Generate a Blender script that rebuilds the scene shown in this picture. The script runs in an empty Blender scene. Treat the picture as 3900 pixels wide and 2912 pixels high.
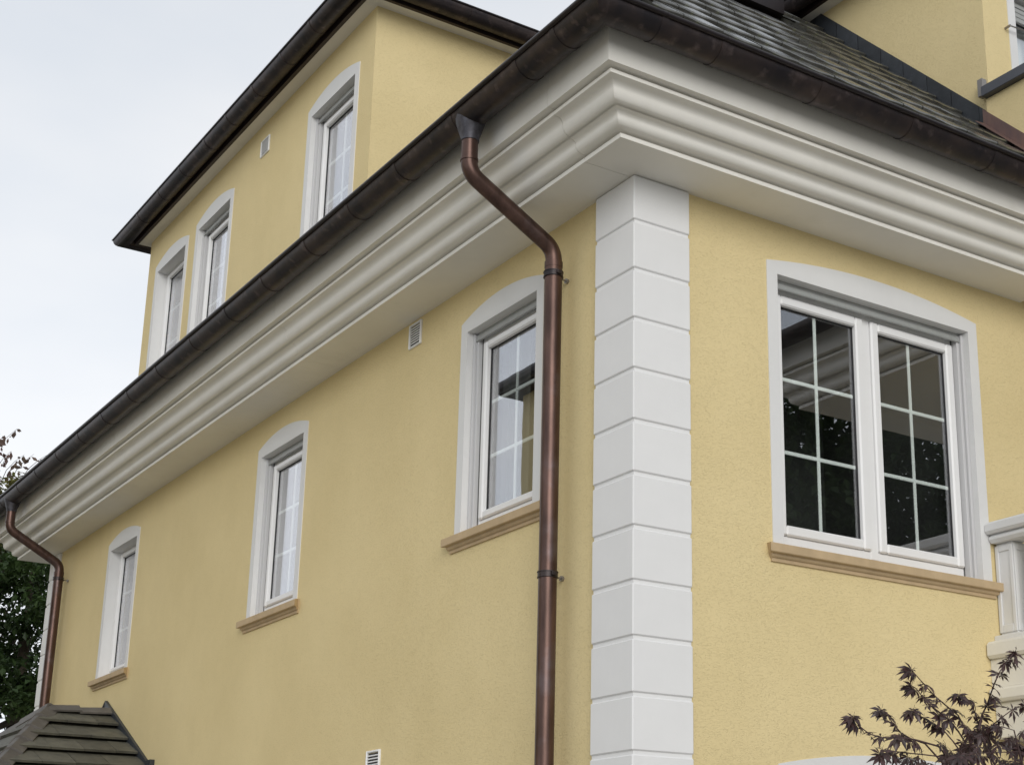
import bpy, math, random
from mathutils import Vector, Matrix
rnd = random.Random(7)
sc = bpy.context.scene
COL = sc.collection

# ------------------------------------------------------------------ camera
cam_d = bpy.data.cameras.new('camera'); cam = bpy.data.objects.new('camera', cam_d); COL.objects.link(cam)
CAM = Vector((-4.58708, -6.53727, -0.81738))
az, pitch, roll = 0.963883, 0.290781, 0.0043868
f0 = Vector((math.cos(az), math.sin(az), 0)); r0 = Vector((math.sin(az), -math.cos(az), 0)); u0 = Vector((0, 0, 1))
fw = math.cos(pitch)*f0 + math.sin(pitch)*u0; u2 = math.cos(pitch)*u0 - math.sin(pitch)*f0
rt = math.cos(roll)*r0 + math.sin(roll)*u2; up = math.cos(roll)*u2 - math.sin(roll)*r0
cam.matrix_world = Matrix(((rt.x, up.x, -fw.x, CAM.x), (rt.y, up.y, -fw.y, CAM.y), (rt.z, up.z, -fw.z, CAM.z), (0, 0, 0, 1)))
cam_d.sensor_width = 36; cam_d.sensor_fit = 'HORIZONTAL'
cam_d.lens = 5828.2835/3900*36
cam_d.shift_x = -(2384.47-1950)/3900; cam_d.shift_y = (1747.57-1456)/3900
cam_d.clip_start = 0.05; cam_d.clip_end = 3000
sc.camera = cam

# ------------------------------------------------------------------ sky, sun, exposure
SUN_EL, SUN_AZ = math.radians(20), math.radians(-116)      # azimuth of the sun measured from +X
SKY_STRENGTH, CLOUD = 0.10, 7.9
w = bpy.data.worlds.new('World'); sc.world = w; w.use_nodes = True
nt = w.node_tree; nt.nodes.clear()
def N(t, **k):
    n = nt.nodes.new(t)
    for a, b in k.items(): setattr(n, a, b)
    return n
out = N('ShaderNodeOutputWorld'); bg = N('ShaderNodeBackground'); bg.inputs[1].default_value = SKY_STRENGTH
sky = N('ShaderNodeTexSky', sky_type='NISHITA', sun_disc=False); sky.sun_elevation = SUN_EL
sky.sun_rotation = math.pi/2 - SUN_AZ
tc = N('ShaderNodeTexCoord'); mp = N('ShaderNodeMapping'); mp.inputs['Scale'].default_value = (1, 1, 2.2)
nz = N('ShaderNodeTexNoise'); nz.inputs['Scale'].default_value = 1.7; nz.inputs['Detail'].default_value = 5; nz.inputs['Roughness'].default_value = .5
cr = N('ShaderNodeValToRGB')
cr.color_ramp.elements[0].position = .36; cr.color_ramp.elements[0].color = (.79*CLOUD, .86*CLOUD, .955*CLOUD, 1)
cr.color_ramp.elements[1].position = .62; cr.color_ramp.elements[1].color = (1.02*CLOUD, 1.035*CLOUD, 1.06*CLOUD, 1)
mx = N('ShaderNodeMix', data_type='RGBA'); mx.inputs[0].default_value = .94
L = nt.links.new
L(tc.outputs['Generated'], mp.inputs[0]); L(mp.outputs[0], nz.inputs['Vector']); L(nz.outputs[0], cr.inputs[0])
sx = N('ShaderNodeSeparateXYZ'); L(tc.outputs['Generated'], sx.inputs[0])
gr_ = N('ShaderNodeMapRange'); gr_.inputs[1].default_value = 0; gr_.inputs[2].default_value = 1; gr_.inputs[3].default_value = 1.22; gr_.inputs[4].default_value = .68; L(sx.outputs[2], gr_.inputs[0])
mu = N('ShaderNodeMix', data_type='RGBA', blend_type='MULTIPLY'); mu.inputs[0].default_value = 1; L(cr.outputs[0], mu.inputs[6]); L(gr_.outputs[0], mu.inputs[7])
L(sky.outputs[0], mx.inputs[6]); L(mu.outputs[2], mx.inputs[7]); L(mx.outputs[2], bg.inputs[0]); L(bg.outputs[0], out.inputs[0])
sun_d = bpy.data.lights.new('sun', 'SUN'); sun = bpy.data.objects.new('sun', sun_d); COL.objects.link(sun)
sun_d.energy = 1.28; sun_d.angle = math.radians(36); sun_d.color = (1, .97, .92)
sd = Vector((math.cos(SUN_EL)*math.cos(SUN_AZ), math.cos(SUN_EL)*math.sin(SUN_AZ), math.sin(SUN_EL)))
sun.rotation_euler = sd.to_track_quat('Z', 'Y').to_euler()
sun['kind'] = 'helper'
sc.view_settings.view_transform = 'Standard'; sc.view_settings.look = 'None'
sc.view_settings.exposure = 0.22; sc.view_settings.gamma = 1; sc.view_settings.use_curve_mapping = False

# ------------------------------------------------------------------ materials
MATS = {}
def mat(name, col, rough=.7, metal=0, var=0, vscale=3, vcol=None, bump=0, bscale=60, bdist=.004, spec=.5, island=0, stretch=None, coat=0, var2=None):
    m = bpy.data.materials.new(name); m.use_nodes = True; t = m.node_tree; b = t.nodes['Principled BSDF']
    def nn(k): return t.nodes.new(k)
    b.inputs['Roughness'].default_value = rough; b.inputs['Metallic'].default_value = metal
    b.inputs['Specular IOR Level'].default_value = spec
    if coat: b.inputs['Coat Weight'].default_value = coat; b.inputs['Coat Roughness'].default_value = .15
    c4 = (*col, 1); b.inputs['Base Color'].default_value = c4
    tc = nn('ShaderNodeTexCoord'); vec = tc.outputs['Object']
    if stretch:
        mp = nn('ShaderNodeMapping'); mp.inputs['Scale'].default_value = stretch; t.links.new(vec, mp.inputs[0]); svec = mp.outputs[0]
    else: svec = vec
    last = None
    if var:
        n = nn('ShaderNodeTexNoise'); n.inputs['Scale'].default_value = vscale; n.inputs['Detail'].default_value = 5; n.inputs['Roughness'].default_value = .6
        t.links.new(svec, n.inputs['Vector'])
        r = nn('ShaderNodeValToRGB'); r.color_ramp.elements[0].position = .35; r.color_ramp.elements[1].position = .68
        v2 = vcol or tuple(x*(1-var) for x in col)
        r.color_ramp.elements[0].color = (*v2, 1); r.color_ramp.elements[1].color = c4
        t.links.new(n.outputs[0], r.inputs[0]); last = r.outputs[0]
        if var2:
            n2 = nn('ShaderNodeTexNoise'); n2.inputs['Scale'].default_value = var2[0]; n2.inputs['Detail'].default_value = 4
            t.links.new(vec, n2.inputs['Vector'])
            r2 = nn('ShaderNodeValToRGB'); r2.color_ramp.elements[0].position = var2[2]; r2.color_ramp.elements[1].position = var2[3]
            r2.color_ramp.elements[0].color = (0, 0, 0, 1); r2.color_ramp.elements[1].color = (1, 1, 1, 1)
            t.links.new(n2.outputs[0], r2.inputs[0])
            mm = nn('ShaderNodeMix'); mm.data_type = 'RGBA'; mm.inputs[7].default_value = (*var2[1], 1)
            t.links.new(r2.outputs[0], mm.inputs[0]); t.links.new(last, mm.inputs[6]); last = mm.outputs[2]
    if island:
        g = nn('ShaderNodeNewGeometry'); o = nn('ShaderNodeObjectInfo')
        ad = nn('ShaderNodeMath'); ad.operation = 'ADD'; t.links.new(g.outputs['Random Per Island'], ad.inputs[0]); t.links.new(o.outputs['Random'], ad.inputs[1])
        fr = nn('ShaderNodeMath'); fr.operation = 'FRACT'; t.links.new(ad.outputs[0], fr.inputs[0])
        h = nn('ShaderNodeHueSaturation')
        mr = nn('ShaderNodeMapRange'); mr.inputs[3].default_value = 1-island; mr.inputs[4].default_value = 1+island
        t.links.new(fr.outputs[0], mr.inputs[0]); t.links.new(mr.outputs[0], h.inputs['Value'])
        h.inputs['Color'].default_value = c4
        if last: t.links.new(last, h.inputs['Color'])
        last = h.outputs[0]
    if last: t.links.new(last, b.inputs['Base Color'])
    if bump:
        n = nn('ShaderNodeTexNoise'); n.inputs['Scale'].default_value = bscale; n.inputs['Detail'].default_value = 4
        t.links.new(vec, n.inputs['Vector'])
        bp = nn('ShaderNodeBump'); bp.inputs['Strength'].default_value = bump; bp.inputs['Distance'].default_value = bdist
        t.links.new(n.outputs[0], bp.inputs['Height']); t.links.new(bp.outputs[0], b.inputs['Normal'])
    MATS[name] = m
    return m

def stucco(name, col):
    m = bpy.data.materials.new(name); m.use_nodes = True; t = m.node_tree; b = t.nodes['Principled BSDF']
    nn = t.nodes.new; k = t.links.new
    b.inputs['Roughness'].default_value = .95; b.inputs['Specular IOR Level'].default_value = .2
    tc = nn('ShaderNodeTexCoord'); v = tc.outputs['Object']
    big = nn('ShaderNodeTexNoise'); big.inputs['Scale'].default_value = .9; big.inputs['Detail'].default_value = 6; big.inputs['Roughness'].default_value = .62; k(v, big.inputs['Vector'])
    r = nn('ShaderNodeValToRGB'); r.color_ramp.elements[0].position = .3; r.color_ramp.elements[1].position = .7
    r.color_ramp.elements[0].color = (*[c*f for c, f in zip(col, (.935, .925, .90))], 1); r.color_ramp.elements[1].color = (*[min(1, c*f) for c, f in zip(col, (1.03, 1.03, 1.04))], 1)
    k(big.outputs[0], r.inputs[0])
    # grooves left by the float: short worm-like scratches, made by stretching a noise along two crossing directions
    gr = []
    for ang, sx in ((24, 1), (-14, 1)):
        mp = nn('ShaderNodeMapping'); a = math.radians(ang); mp.inputs['Rotation'].default_value = (a, a, 0); mp.inputs['Scale'].default_value = (62, 62, 150)
        k(v, mp.inputs[0]); q = nn('ShaderNodeTexNoise'); q.inputs['Scale'].default_value = 1; q.inputs['Detail'].default_value = 2; q.inputs['Distortion'].default_value = .6
        k(mp.outputs[0], q.inputs['Vector']); gr.append(q.outputs[0])
    mn = nn('ShaderNodeMath'); mn.operation = 'MINIMUM'; k(gr[0], mn.inputs[0]); k(gr[1], mn.inputs[1])
    rp = nn('ShaderNodeValToRGB'); rp.color_ramp.elements[0].position = .29; rp.color_ramp.elements[1].position = .43; k(mn.outputs[0], rp.inputs[0])
    fine = nn('ShaderNodeTexNoise'); fine.inputs['Scale'].default_value = 210; fine.inputs['Detail'].default_value = 3; k(v, fine.inputs['Vector'])
    ad = nn('ShaderNodeMath'); ad.operation = 'MULTIPLY_ADD'; ad.inputs[1].default_value = .45; k(fine.outputs[0], ad.inputs[0]); k(rp.outputs[0], ad.inputs[2])
    bp = nn('ShaderNodeBump'); bp.inputs['Strength'].default_value = .55; bp.inputs['Distance'].default_value = .003; k(ad.outputs[0], bp.inputs['Height']); k(bp.outputs[0], b.inputs['Normal'])
    mx = nn('ShaderNodeMix'); mx.data_type = 'RGBA'; mx.blend_type = 'MULTIPLY'; mx.inputs[0].default_value = 1
    mr = nn('ShaderNodeMapRange'); mr.inputs[3].default_value = .945; mr.inputs[4].default_value = 1.02; k(rp.outputs[0], mr.inputs[0])
    # faint vertical weather streaks
    sm_ = nn('ShaderNodeMapping'); sm_.inputs['Scale'].default_value = (3, 3, 1.1); k(v, sm_.inputs[0])
    sn_ = nn('ShaderNodeTexNoise'); sn_.inputs['Scale'].default_value = 1; sn_.inputs['Detail'].default_value = 5; k(sm_.outputs[0], sn_.inputs['Vector'])
    s2_ = nn('ShaderNodeMapRange'); s2_.inputs[1].default_value = .35; s2_.inputs[2].default_value = .6; s2_.inputs[3].default_value = .985; s2_.inputs[4].default_value = 1.0; k(sn_.outputs[0], s2_.inputs[0])
    m2 = nn('ShaderNodeMath'); m2.operation = 'MULTIPLY'; k(mr.outputs[0], m2.inputs[0]); k(s2_.outputs[0], m2.inputs[1])
    k(r.outputs[0], mx.inputs[6]); k(m2.outputs[0], mx.inputs[7]); k(mx.outputs[2], b.inputs['Base Color'])
    return m

STUCCO = stucco('yellow_scratched_render', (.735, .608, .336))
STUCCO_GREY = stucco('grey_render', (.50, .49, .46))
WHITE = mat('white_smooth_render', (.73, .73, .725), .85, var=.05, vscale=2.5, bump=.12, bscale=130, bdist=.002)
CORN = mat('greige_cornice_paint', (.80, .78, .725), .6, var=.08, vscale=1.6, var2=(4, (.71, .69, .63), .60, .85), bump=.08, bscale=90, bdist=.002)
QUOIN = mat('white_quoin_paint', (.78, .78, .78), .8, var=.035, vscale=4, island=.012, bump=.10, bscale=120, bdist=.0015)
PVC = mat('white_window_plastic', (.82, .82, .82), .35, var=.03, vscale=4)
BAR = mat('pale_glazing_bar', (.88, .90, .89), .4)
SHUT = mat('grey_shutter_slat', (.36, .37, .36), .45, var=.1, vscale=20)
CURTAIN = mat('grey_curtain', (.13, .13, .125), .9)
GASKET = mat('black_gasket', (.02, .02, .022), .6)
GUIDE = mat('grey_guide_rail', (.55, .55, .555), .4)
GAP_SHADE = mat('dark_gap_grey', (.13, .13, .13), .6)  # shade of the gap beside the window frame, put into the colour
SAND = mat('beige_sill_stone', (.53, .395, .235), .8, var=.16, vscale=7, bump=.15, bscale=160, bdist=.0015)
COPPER = mat('brown_copper_pipe', (.130, .077, .063), .37, metal=.72, var=.5, vscale=2.6, stretch=(5, 5, 1), var2=(5, (.125, .095, .095), .55, .75), bump=.05, bscale=30)
COPPER_OLD = mat('dark_oxidised_copper', (.054, .039, .036), .40, metal=.5, var=.45, vscale=5, vcol=(.020, .017, .020), var2=(13, (.115, .088, .086), .58, .80), bump=.15, bscale=18)
COPPER_EDGE = mat('black_gutter_edge', (.028, .022, .024), .38, metal=.5, var=.3, vscale=8)
COPPER_BLUE = mat('bluish_outlet_copper', (.105, .105, .125), .5, metal=.55, var=.45, vscale=14, vcol=(.04, .037, .042))
COPPER_FLASH = mat('streaked_copper_flashing', (.24, .145, .115), .5, metal=.5, var=.5, vscale=3.5, vcol=(.12, .085, .09), stretch=(1, 2, .6))
DARKMETAL = mat('dark_brown_fascia_metal', (.045, .03, .027), .5, metal=.3, var=.25, vscale=5)
TILE = mat('weathered_concrete_tile', (.088, .086, .076), .20, var=.4, vscale=9, vcol=(.042, .042, .037), bump=.10, bscale=60, bdist=.003, island=.16, var2=(16, (.085, .09, .052), .60, .78), coat=.55)
TILE_P = mat('mossy_porch_tile', (.118, .114, .088), .60, var=.35, vscale=9, vcol=(.070, .068, .055), bump=.35, bscale=90, bdist=.003, island=.16, var2=(22, (.14, .14, .11), .60, .78))
HIPCAP = mat('grey_hip_tile', (.125, .115, .105), .55, var=.3, vscale=8, bump=.25, bscale=80, island=.15)
SLATE = mat('blue_black_slate', (.033, .038, .045), .5, var=.3, vscale=12, bump=.3, bscale=50, island=.25)
COPING = mat('anthracite_coping_metal', (.10, .105, .12), .45, metal=.4, var=.12, vscale=4)
STEEL = mat('dull_steel', (.30, .28, .26), .45, metal=.7)
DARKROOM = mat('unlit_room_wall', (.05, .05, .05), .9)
BARK = mat('tree_bark', (.07, .055, .04), .9, var=.4, vscale=12, bump=.5, bscale=40)
TWIG = mat('maple_twig_bark', (.07, .04, .038), .7)
GRAVEL = mat('pale_gravel', (.37, .355, .32), .95, var=.25, vscale=3, bump=.5, bscale=60, bdist=.02)
PAVING = mat('grey_paving', (.38, .37, .34), .9, var=.2, vscale=4)

def leaf_mat(name, col, col2, island=.35, rough=.55, trans=.25, spec=.4, noise=.5):
    m = mat(name, col, rough, var=1, vscale=noise, vcol=col2, island=island, spec=spec)
    t = m.node_tree; b = t.nodes['Principled BSDF']; o = t.nodes['Material Output']
    tr = t.nodes.new('ShaderNodeBsdfTranslucent'); mxs = t.nodes.new('ShaderNodeMixShader'); mxs.inputs[0].default_value = trans
    src = b.inputs['Base Color'].links[0].from_socket
    t.links.new(src, tr.inputs[0]); t.links.new(b.outputs[0], mxs.inputs[1]); t.links.new(tr.outputs[0], mxs.inputs[2]); t.links.new(mxs.outputs[0], o.inputs[0])
    return m
LEAF_DARK = leaf_mat('dark_green_leaves', (.050, .085, .022), (.022, .045, .015))
LEAF_OLIVE = leaf_mat('olive_autumn_leaves', (.20, .175, .05), (.09, .105, .03), noise=.9)
LEAF_MAPLE = leaf_mat('dark_purple_maple_leaf', (.074, .034, .034), (.028, .018, .016), island=.45, trans=.18, rough=.38, spec=.6, noise=6)

def glass_mat():
    m = bpy.data.materials.new('coated_window_glass'); m.use_nodes = True; t = m.node_tree; t.nodes.clear(); k = t.links.new
    o = t.nodes.new('ShaderNodeOutputMaterial'); mx = t.nodes.new('ShaderNodeMixShader'); tr = t.nodes.new('ShaderNodeBsdfTransparent'); gl = t.nodes.new('ShaderNodeBsdfGlossy')
    gl.inputs['Roughness'].default_value = 0.0; gl.inputs['Color'].default_value = (.96, .96, 1, 1)
    tr.inputs['Color'].default_value = (.96, .98, .97, 1)
    lw = t.nodes.new('ShaderNodeLayerWeight'); lw.inputs[0].default_value = .5
    p = t.nodes.new('ShaderNodeMath'); p.operation = 'POWER'; p.inputs[1].default_value = 2.0
    mr = t.nodes.new('ShaderNodeMapRange'); mr.inputs[3].default_value = .055; mr.inputs[4].default_value = .98
    n = t.nodes.new('ShaderNodeTexNoise'); n.inputs['Scale'].default_value = 1.6; tc = t.nodes.new('ShaderNodeTexCoord'); k(tc.outputs['Object'], n.inputs['Vector'])
    bp = t.nodes.new('ShaderNodeBump'); bp.inputs['Strength'].default_value = .007; bp.inputs['Distance'].default_value = .05; k(n.outputs[0], bp.inputs['Height']); k(bp.outputs[0], gl.inputs['Normal'])
    k(lw.outputs['Facing'], p.inputs[0]); k(p.outputs[0], mr.inputs[0]); k(mr.outputs[0], mx.inputs[0]); k(tr.outputs[0], mx.inputs[1]); k(gl.outputs[0], mx.inputs[2]); k(mx.outputs[0], o.inputs[0])
    return m
GLASS = glass_mat()

# ------------------------------------------------------------------ mesh helpers
class MB:
    def __init__(s): s.v = []; s.f = []; s.sm = []
    def add(s, vs, fs, smooth=False):
        o = len(s.v); s.v += [tuple(x) for x in vs]
        for q in fs: s.f.append(tuple(i+o for i in q)); s.sm.append(smooth)
        return s
    def box(s, a, b, bev=0.):
        (x0, y0, z0), (x1, y1, z1) = a, b
        x0, x1 = min(x0, x1), max(x0, x1); y0, y1 = min(y0, y1), max(y0, y1); z0, z1 = min(z0, z1), max(z0, z1)
        if not bev:
            return s.add([(x0,y0,z0),(x1,y0,z0),(x1,y1,z0),(x0,y1,z0),(x0,y0,z1),(x1,y0,z1),(x1,y1,z1),(x0,y1,z1)],
                  [(3,2,1,0),(4,5,6,7),(0,1,5,4),(1,2,6,5),(2,3,7,6),(3,0,4,7)])
        import itertools
        bev = min(bev, (x1-x0)*.45, (y1-y0)*.45, (z1-z0)*.45)
        vs = []; idx = {}
        lo, hi = (x0, y0, z0), (x1, y1, z1)
        for c in itertools.product((0, 1), repeat=3):
            for ax in range(3):
                p = [ (hi[i] if c[i] else lo[i]) for i in range(3)]
                for i in range(3):
                    if i != ax: p[i] += -bev if c[i] else bev
                idx[(c, ax)] = len(vs); vs.append(tuple(p))
        fs = []
        ctr = Vector(((x0+x1)/2, (y0+y1)/2, (z0+z1)/2))
        def put(l):
            a_, b_, c_ = (Vector(vs[i]) for i in l[:3])
            if (b_-a_).cross(c_-a_).dot(sum((Vector(vs[i]) for i in l), Vector())/len(l)-ctr) < 0: l = l[::-1]
            fs.append(tuple(l))
        for ax in range(3):
            o1, o2 = [i for i in range(3) if i != ax]
            for sd in (0, 1):
                l = []
                for p, q in ((0,0),(1,0),(1,1),(0,1)):
                    c = [0]*3; c[ax] = sd; c[o1] = p; c[o2] = q; l.append(idx[(tuple(c), ax)])
                put(l)
            for p in (0, 1):
                for q in (0, 1):
                    c0 = [0]*3; c0[o1] = p; c0[o2] = q; c1 = list(c0); c1[ax] = 1
                    c0, c1 = tuple(c0), tuple(c1)
                    put([idx[(c0,o1)], idx[(c1,o1)], idx[(c1,o2)], idx[(c0,o2)]])
        for c in itertools.product((0,1), repeat=3): put([idx[(c,0)], idx[(c,1)], idx[(c,2)]])
        return s.add(vs, fs)
    def sweep(s, rings, closed=False, cap=True, smooth=True):
        """rings: list of equal-length lists of points, joined in order"""
        n = len(rings[0]); vs = [p for r in rings for p in r]; fs = []
        for i in range(len(rings)-1):
            for j in range(n if closed else n-1):
                a = i*n+j; b = i*n+(j+1) % n; fs.append((a, b, b+n, a+n))
        s.add(vs, fs, smooth)
        if cap and closed:
            s.add(rings[0], [tuple(range(n))[::-1]]); s.add(rings[-1], [tuple(range(n))])
        return s
    def tube(s, pts, rad, n=10, cap=True, smooth=True):
        pts = [Vector(p) for p in pts]; rings = []; ref = None
        for i, p in enumerate(pts):
            d = (pts[min(i+1, len(pts)-1)] - pts[max(i-1, 0)]).normalized()
            if ref is None:
                ref = Vector((0, 0, 1)) if abs(d.z) < .9 else Vector((1, 0, 0))
            a = d.cross(ref).normalized(); b = a.cross(d).normalized(); ref = b
            r = rad[i] if isinstance(rad, (list, tuple)) else rad
            rings.append([p + a*(r*math.cos(t)) + b*(r*math.sin(t)) for t in [2*math.pi*k/n for k in range(n)]])
        return s.sweep(rings, True, cap, smooth)
    def prism(s, poly, vec):
        """closed polygon extruded along vec"""
        n = len(poly); v = Vector(vec); a = [Vector(p) for p in poly]; b = [p+v for p in a]
        s.add(a+b, [tuple(range(n))[::-1], tuple(range(n, 2*n))] + [(i, (i+1) % n, n+(i+1) % n, n+i) for i in range(n)])
        return s
    def mesh(s, name, m, sharp=35):
        me = bpy.data.meshes.new(name); me.from_pydata(s.v, [], s.f)
        me.polygons.foreach_set('use_smooth', s.sm)
        me.materials.append(m)
        if any(s.sm) and sharp: me.set_sharp_from_angle(angle=math.radians(sharp))
        me.update(); return me
    def obj(s, name, m, parent=None, label=None, sharp=35, loc=None, rz=0, fix=True):
        me = s.mesh(name, m, sharp)
        if fix:
            import bmesh
            bm = bmesh.new(); bm.from_mesh(me); bmesh.ops.recalc_face_normals(bm, faces=bm.faces); bm.to_mesh(me); bm.free()
        return link(name, me, parent, label, loc, rz)
def link(name, me, parent=None, label=None, loc=None, rz=0):
    o = bpy.data.objects.new(name, me); COL.objects.link(o); o.parent = parent
    if loc is not None: o.location = loc
    if rz: o.rotation_euler.z = rz
    if label: o['label'] = label
    return o
def empty(name, parent=None, loc=(0, 0, 0), rz=0, label=None, cat=None, group=None):
    o = link(name, None, parent, label, loc, rz); o.empty_display_size = .2
    if cat: o['category'] = cat
    if group: o['group'] = group
    return o
def arc(c, r, a0, a1, n, ax=('x', 'z')):
    return [(c[0]+r*math.cos(math.radians(a0+(a1-a0)*i/n)), c[1]+r*math.sin(math.radians(a0+(a1-a0)*i/n))) for i in range(n+1)]
def smooth_path(pts, r, n=6):
    """polyline with rounded corners"""
    pts = [Vector(p) for p in pts]; o = [pts[0]]
    for i in range(1, len(pts)-1):
        a = (pts[i-1]-pts[i]).normalized(); b = (pts[i+1]-pts[i]).normalized()
        ang = a.angle(b); d = r/math.tan(ang/2)
        p0, p1 = pts[i]+a*d, pts[i]+b*d
        for k in range(n+1):
            t = k/n; o.append((p0*(1-t)**2) + pts[i]*(2*t*(1-t)) + p1*t**2)
    o.append(pts[-1]); return o

# ------------------------------------------------------------------ dimensions (metres; corner of the quoins = origin)
GZ = -2.42                      # ground
Q = 0.025                       # the render lies this far behind the quoin faces
LEN, WID = 12.2, 10.0           # left wall along +Y, right wall along +X
SOFZ, SOFE = 3.29, .312
GE, GC, GR, GTZ = .80, .70, .10, 3.775
RZ0 = 4.5                       # roof slopes: z = x + RZ0 and z = y + RZ0  (45 degrees)
RTOP = 6.30

# ground
g = MB(); g.box((-400, -400, GZ-.5), (400, 400, GZ)); o = g.obj('gravel_ground', GRAVEL); o['kind'] = 'structure'
p = MB(); p.box((-4.6, -12, GZ), (-1.2, 16, GZ+.02)); o = p.obj('paved_path', PAVING); o['kind'] = 'structure'

house = empty('house', label='yellow rendered house with white corner quoins, broad grey cornice and dark copper gutters', cat='house')

# ------------------------------------------------------------------ walls
def wall_sheet(mb, P, ext, z0, z1, holes, thick):
    """P(s, z, d): point at distance s along the wall, height z, depth d behind the face"""
    ss = sorted({ext[0], ext[1], *[h[0] for h in holes], *[h[1] for h in holes]}); zs = sorted({z0, z1, *[h[2] for h in holes], *[h[3] for h in holes]})
    for a, b in zip(ss, ss[1:]):
        for c, d in zip(zs, zs[1:]):
            if any(h[0] <= a and b <= h[1] and h[2] <= c and d <= h[3] for h in holes): continue
            mb.add([P(a, c, 0), P(b, c, 0), P(b, d, 0), P(a, d, 0)], [(0, 1, 2, 3)])
            mb.add([P(a, c, thick), P(b, c, thick), P(b, d, thick), P(a, d, thick)], [(3, 2, 1, 0)])
    for a, b, c, d in holes:
        q = [(a, c), (b, c), (b, d), (a, d)]
        for (s0, e0), (s1, e1) in zip(q, q[1:]+q[:1]):
            mb.add([P(s0, e0, 0), P(s1, e1, 0), P(s1, e1, thick), P(s0, e0, thick)], [(0, 1, 2, 3)])
SW = 1.055; BW = 1.83           # outer widths of the window surrounds
# (centre along the wall, bottom of surround, spring of the arch)
LEFT_WIN = [(1.53, 1.585, 3.02, True), (5.133, 1.585, 3.02, True), (9.357, 1.585, 3.0, False)]
UP_WIN = [(4.547, 4.60, 6.02, True), (7.388, 4.60, 6.02, True), (8.665, 4.60, 6.0, False)]
RIGHT_WIN = [(1.914, 1.285, 3.02), (1.914, -1.735, 0.0)]
def hole(c, wd, zb, zs): return (c-wd/2+.05, c+wd/2-.05, zb-.045, zs-.03)
wl = MB()
wall_sheet(wl, lambda s, z, d: (Q+d, s, z), (Q, LEN-Q), GZ, SOFZ+.35, [hole(c, SW, zb, zs) for c, zb, zs, _ in LEFT_WIN], .36)
wall_sheet(wl, lambda s, z, d: (s, Q+d, z), (Q, WID-Q), GZ, SOFZ+.35, [hole(c, BW, zb, zs) for c, zb, zs in RIGHT_WIN], .36)
wall_sheet(wl, lambda s, z, d: (WID-Q-d, s, z), (Q, LEN-Q), GZ, SOFZ+.35, [], .36)
wall_sheet(wl, lambda s, z, d: (s, LEN-Q-d, z), (Q, WID-Q), GZ, SOFZ+.35, [], .36)
wl.obj('wall', STUCCO, house, fix=False)

# third storey standing flush on the left wall
U0, U1, UZ1, UX1 = 3.745, 9.46, 6.42, 6.0
us = MB()
wall_sheet(us, lambda s, z, d: (Q+d, s, z), (U0, U1), 4.3, UZ1, [hole(c, SW, zb, zs) for c, zb, zs, _ in UP_WIN], .3)
wall_sheet(us, lambda s, z, d: (s, U0+d, z), (Q, UX1), 4.3, UZ1, [], .3)
wall_sheet(us, lambda s, z, d: (s, U1-d, z), (Q, UX1), 4.3, UZ1, [], .3)
us.obj('upper_storey_wall', STUCCO, house, 'yellow wall of the raised third storey', fix=False)

# dormer on the right roof slope
DX0, DX1, DY = 3.42, 6.6, .27
dm = MB(); DZ = .28
DW = (4.35, 4.40, 6.15)
wall_sheet(dm, lambda s, z, d: (DX0+d, s, z), (DY, 3.2), 4.3, UZ1+DZ, [], .25)
wall_sheet(dm, lambda s, z, d: (s, DY+d, z), (DX0, DX1), 4.3, UZ1+DZ, [(DW[0]-.60, DW[0]+.60, DW[1]-.045, DW[2]-.03)], .25)
wall_sheet(dm, lambda s, z, d: (DX1-d, s, z), (DY, 3.2), 4.3, UZ1+DZ, [], .25)
dm.obj('dormer_wall', STUCCO, house, 'yellow dormer wall with a shaded cheek', fix=False)
# loggia parapet in front of it
pp = MB(); PX, PY0, PY1, PZ = 3.385, .268, -.42, 5.02
pp.box((PX, PY1, 3.95), (PX+.2, PY0, PZ)); pp.box((PX+.2, PY1, 3.95), (DX1+.03, PY1+.2, PZ)); pp.obj('parapet', STUCCO, house, 'yellow parapet in front of the dormer')
cp = MB(); cp.box((PX-.055, PY1-.055, PZ+.003), (PX+.25, PY0+.0, PZ+.085), .004); cp.box((PX+.253, PY1-.055, PZ+.003), (DX1+.06, PY1+.25, PZ+.085), .004)
cp.obj('parapet_coping', COPING, house)
ec = MB(); ec.box((PX-.03, PY0+.003, PZ+.03), (PX+.02, PY0+.05, PZ+.17)); ec.obj('coping_end_flashing', STEEL, house)

# ------------------------------------------------------------------ quoins
def quoin_column(cx, cy, sx, sy, label):
    back = MB(); back.box((cx+sx*.010, cy+sy*.010, GZ), (cx+sx*.394, cy+sy*.394, SOFZ-.002)); back.obj('quoin_backing', QUOIN, house)
    b = MB(); b.box((cx, cy, .011), (cx+sx*.4, cy+sy*.4, .289), .006); me = b.mesh('quoin_block', QUOIN)
    b2 = MB(); b2.box((cx, cy, .011), (cx+sx*.4, cy+sy*.4, .286), .006); me2 = b2.mesh('quoin_block', QUOIN)
    for k in range(-8, 11):
        link('quoin_block', me2 if k == 10 else me, house, None, (0, 0, k*.3))
quoin_column(0, 0, 1, 1, '')
quoin_column(0, LEN, 1, -1, '')

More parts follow.
